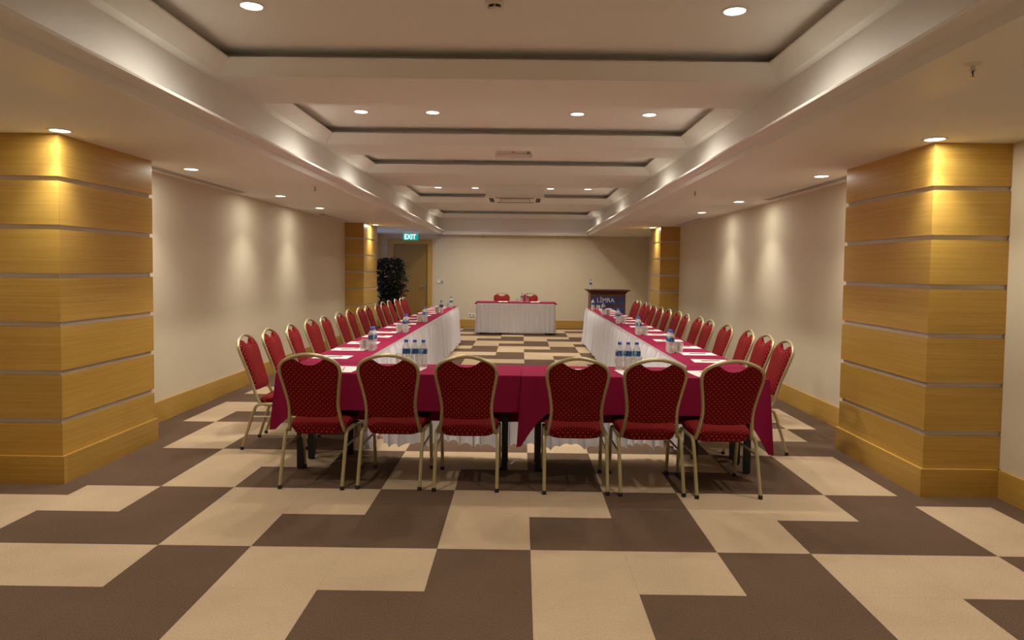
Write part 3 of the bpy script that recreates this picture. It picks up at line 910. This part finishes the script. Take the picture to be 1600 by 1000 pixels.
def cross_skirt(xa, xb, label, seed):
    skirt([(xb, YC1 + 0.014), (xa, YC1 + 0.014)], label, z0=0.085, z1=0.70, seed=seed, amp=0.045, ruffle=False, messy=0.030)
cross_skirt(-1.10, 0.0, 'white crumpled skirt hem showing under the near left table', 24)
cross_skirt(0.03, 1.15, 'white crumpled skirt hem showing under the near right table', 25)

# head table
hx0, hx1, hy0, hy1 = -1.03, 0.79, 16.12, 16.62
table(hx0, hx1, hy0, hy1, 'head table with white skirt at the far wall', [(hx0 + 0.1, hy0 + 0.08), (hx1 - 0.1, hy0 + 0.08), (hx0 + 0.1, hy1 - 0.08), (hx1 - 0.1, hy1 - 0.08)])
cloth(hx0 - 0.01, hx1 + 0.01, hy0 - 0.01, hy1, (0.715, 0.70, 0.715, 0.70), (0.70, 0.70, None, None), 'burgundy cloth on the far head table', seed=31, flare=0.05)
skirt([(hx0 + 0.02, hy1 - 0.02), (hx0 + 0.02, hy0 - 0.012), (hx1 - 0.02, hy0 - 0.012), (hx1 - 0.02, hy1 - 0.02)], 'white pleated skirt around the far head table', z0=0.045, z1=0.725, seed=32, ruffle=False, amp=0.020, messy=0.006)

# ------------------------------------------------------------------ papers, pencils, bottles, glasses
paper_me = None
def paper(x, y, rz, label, plabel, group, pen=True):
    global paper_me, pen_meshes
    if paper_me is None:
        paper_me = MB().box(-0.105, 0.105, -0.1485, 0.1485, 0, 0.0022).mesh('notepaper', 'paper')
        pen_meshes = (MB().tube([(0, -0.08, 0.0037), (0, 0.065, 0.0037)], 0.0036, 6).mesh('pencil_shaft', 'pencil'),
                      MB().tube([(0, 0.065, 0.0037), (0, 0.085, 0.0037)], [0.0036, 0.0006], 6).mesh('pencil_tip', 'dark'))
    o = tag(link('notepaper', paper_me, None, (x, y, ZT + 0.0005)), label, 'paper', group); o.rotation_euler = (0, 0, rz)
    if pen:
        t = thing('pencil', plabel, 'pencil', (x, y, ZT + 0.0028), rz + random.uniform(0.1, 0.5), 'pencils on the notepapers')
        link('shaft', pen_meshes[0], t); link('tip', pen_meshes[1], t)
for k in range(15):
    if LY[k] < YF - 0.05:
        paper(-1.575 + random.uniform(-0.02, 0.02), min(LY[k] - 0.07, YF - 0.14), PI / 2 + random.uniform(-0.09, 0.09), 'white notepaper in front of the %s chair from the near end, left tables' % ORD[k],
              'pencil on the notepaper before the %s left chair' % ORD[k], 'notepapers on the left tables')
    if RY[k] < YF - 0.05:
        paper(1.615 + random.uniform(-0.02, 0.02), min(RY[k] - 0.07, YF - 0.14), -PI / 2 + random.uniform(-0.09, 0.09), 'white notepaper in front of the %s chair from the near end, right tables' % ORD[k],
              'pencil on the notepaper before the %s right chair' % ORD[k], 'notepapers on the right tables')
for k, (x, r) in enumerate([(-1.30, -0.1), (-0.83, -0.15), (-0.42, 0.06), (0.41, 0.04), (0.83, 0.12), (1.36, 0.1)]):
    paper(x, 5.14, r, 'white notepaper on the near cross tables, %s from the left' % ORD[k], 'pencil on the %s notepaper from the left, near cross tables' % ORD[k], 'notepapers on the near cross tables')
paper(-0.42, 16.36, PI, 'white notepaper on the head table before the left chair', 'pencil on the left head table notepaper', 'notepapers on the head table')
paper(0.33, 16.36, PI, 'white notepaper on the head table before the right chair', 'pencil on the right head table notepaper', 'notepapers on the head table')

def make_bottle(label):
    t = thing('water_bottle', label, 'bottle', (0, 0, 0), 0)
    r = 0.0305
    prof = [(0.024, 0.0), (0.030, 0.004)]
    for k in range(5):
        z = 0.012 + k * 0.0175
        prof += [(r, z), (r, z + 0.010), (r - 0.0028, z + 0.0138)]
    prof += [(r, 0.104), (r, 0.142), (0.029, 0.150), (0.024, 0.166), (0.0155, 0.182), (0.0125, 0.188), (0.0125, 0.194)]
    MB().lathe(prof, 20).build('bottle_body', 'water', t, True)
    MB().lathe([(r + 0.0006, 0.1045), (r + 0.0006, 0.1415)], 20, capb=False, capt=False).build('paper_label', 'blabel', t, True)
    MB().lathe([(0.0150, 0.191), (0.0152, 0.207), (0.0142, 0.209)], 16).build('cap', 'cap', t, True)
    return t
BT0 = GL0 = None
def bottle(x, y, z, label, group):
    global BT0
    if BT0 is None:
        BT0 = make_bottle(label); BT0.location = (x, y, z); BT0['group'] = group; return
    dup(BT0, (x, y, z), random.uniform(0, 6), label, group)
glass_me = None
def tumbler(x, y, z, label, group):
    global glass_me
    if glass_me is None:
        glass_me = MB().lathe([(0.024, 0.0), (0.0255, 0.004), (0.031, 0.050), (0.034, 0.092), (0.0325, 0.092), (0.0295, 0.050), (0.0240, 0.010), (0.0, 0.009)], 18, capt=False).mesh('tumbler', 'glass', True)
    tag(link('tumbler', glass_me, None, (x, y, z)), label, 'glass', group)
BZ = ZT + 0.001
near3 = ['left', 'middle', 'right']
for k in range(3):
    bottle(-0.866 + k * 0.065, 5.29, BZ, '%s bottle of the three on the near left cross table' % near3[k], 'bottles on the near left cross table')
    bottle(0.753 + k * 0.065, 5.31, BZ, '%s bottle of the three on the near right cross table' % near3[k], 'bottles on the near right cross table')
    tumbler(-0.93 + k * 0.075, 5.385, BZ, '%s tumbler of the three on the near left cross table' % near3[k], 'tumblers on the near left cross table')
    tumbler(0.76 + k * 0.075, 5.395, BZ, '%s tumbler of the three on the near right cross table' % near3[k], 'tumblers on the near right cross table')
dep = ['nearest', 'middle', 'rear']
for s, ys, xb, sg in (('left', [6.30, 8.14, 9.78, 11.80, 13.45], -1.345, -1), ('right', [6.42, 8.20, 9.95, 11.74, 13.25], 1.385, 1)):
    for g, y in enumerate(ys):
        for k in range(3):
            bx = xb if (s, g) != ('right', 4) else 1.362
            bottle(bx + sg * 0.004 * k, y + k * 0.069, BZ, '%s water bottle of the %s cluster along the %s tables' % (dep[k], ORD[g], s), 'bottles along the %s tables' % s)
            tumbler(xb + sg * (0.078 + 0.003 * k), y + 0.01 + k * 0.075, BZ, '%s tumbler of the %s cluster along the %s tables' % (dep[k], ORD[g], s), 'tumblers along the %s tables' % s)
bottle(0.02, 16.24, BZ, 'left water bottle of the two on the head table', 'bottles on the head table')
bottle(0.14, 16.24, BZ, 'right water bottle of the two on the head table', 'bottles on the head table')
tumbler(-0.09, 16.26, BZ, 'left tumbler on the head table', 'tumblers on the head table')
tumbler(-0.01, 16.33, BZ, 'right tumbler on the head table, close to the bottles', 'tumblers on the head table')

# ------------------------------------------------------------------ lectern
px0, px1, py0, py1 = 1.455, 2.19, 14.70, 15.2
t = thing('lectern', 'dark wooden lectern with navy panels and silver lettering', 'lectern', ((px0 + px1) / 2, (py0 + py1) / 2, 0))
W2, D2 = (px1 - px0) / 2, (py1 - py0) / 2
MB().box(-W2, W2, -D2, D2, 0.06, 1.02).build('body', 'podwood', t)
MB().box(-W2 - 0.02, W2 + 0.02, -D2 - 0.02, D2 + 0.02, 0, 0.06).build('base', 'podwood', t)
mb = MB()
def rect(w, d, z): return [(-w, -d, z), (w, -d, z), (w, d, z), (-w, d, z)]
lv = [(W2, D2, 1.02), (W2 + 0.012, D2 + 0.012, 1.03), (W2 + 0.05, D2 + 0.05, 1.072), (W2 + 0.085, D2 + 0.085, 1.085)]
vs = []
for a in lv: vs += rect(*a)
fs = [(3, 2, 1, 0), (12, 13, 14, 15)]
for i in range(3):
    for k in range(4): fs.append((i * 4 + k, i * 4 + (k + 1) % 4, i * 4 + 4 + (k + 1) % 4, i * 4 + 4 + k))
mb.add(vs, fs).build('cornice', 'podwood', t)
MB().box(-W2 - 0.09, W2 + 0.09, -D2 - 0.09, D2 + 0.09, 1.085, 1.102).build('reading_top', 'podwood', t)
for (a, b) in ((-W2 + 0.06, 0.17), (0.215, W2 - 0.02)):
    for (c, d) in ((0.16, 0.745), (0.785, 0.965)):
        MB().box(a, b, -D2 - 0.008, -D2, c, d).build('panel', 'podblue', t)
me = text_mesh('L\u0130MRA', 0.128, 0.004); me.materials.clear(); me.materials.append(MT['letter'])
o = link('lettering', me, t, (-0.052, -D2 - 0.011, 0.878)); o.rotation_euler = (PI / 2, 0, 0); o.scale = (0.97, 1, 1)
bottle(1.455, 14.72, 1.103, 'single water bottle standing on the lectern', 'bottle on the lectern')

# ------------------------------------------------------------------ potted tree
t = thing('potted_tree', 'dark leafy potted tree in front of the door', 'plant', (-2.98, 16.0, 0))
MB().lathe([(0.13, 0.0), (0.15, 0.02), (0.19, 0.32), (0.205, 0.33), (0.205, 0.36), (0.17, 0.36), (0.165, 0.33)], 20).build('pot', 'pot', t, True)
MB().lathe([(0.166, 0.325), (0.0, 0.335)], 16, capb=False, capt=False).build('soil', 'dark', t)
rnd = random.Random(5)
for k in range(4):
    a = k * 1.7; MB().tube([(0.02 * math.cos(a), 0.02 * math.sin(a), 0.32), (0.05 * math.cos(a + 1), 0.05 * math.sin(a + 1), 0.75), (0.12 * math.cos(a), 0.12 * math.sin(a), 1.15), (0.2 * math.cos(a), 0.2 * math.sin(a), 1.5)], [0.02, 0.017, 0.012, 0.006], 7).build('trunk', 'bark', t, True)
mb = MB()
for k in range(2600):
    z = rnd.uniform(0.55, 1.72)
    h = (z - 0.55) / 1.17
    rad = (0.17 + 0.13 * min(1, h * 1.6)) * (1.0 if h < 0.85 else (1.0 - (h - 0.85) * 2.2))
    a = rnd.uniform(0, 2 * PI); rad *= 1 + 0.22 * math.sin(3 * a + 7 * z) + 0.10 * math.sin(5 * a - 13 * z); rr = rad * math.sqrt(rnd.random()) * rnd.uniform(0.85, 1.15)
    c = Vector((rr * math.cos(a), rr * math.sin(a), z))
    d = Vector((math.cos(a) + rnd.uniform(-0.7, 0.7), math.sin(a) + rnd.uniform(-0.7, 0.7), rnd.uniform(-0.9, 0.7))).normalized()
    sd = d.cross(Vector((rnd.uniform(-1, 1), rnd.uniform(-1, 1), 1))).normalized()
    Ln, wd = rnd.uniform(0.065, 0.12), rnd.uniform(0.017, 0.028)
    nn = d.cross(sd) * 0.008
    mb.add([c, c + d * Ln * 0.45 + sd * wd + nn, c + d * Ln, c + d * Ln * 0.45 - sd * wd + nn, c + d * Ln * 0.5 - nn * 0.5], [(0, 1, 4), (1, 2, 4), (2, 3, 4), (3, 0, 4)])
o = mb.build('foliage', 'leaf', t); o['kind'] = 'stuff'
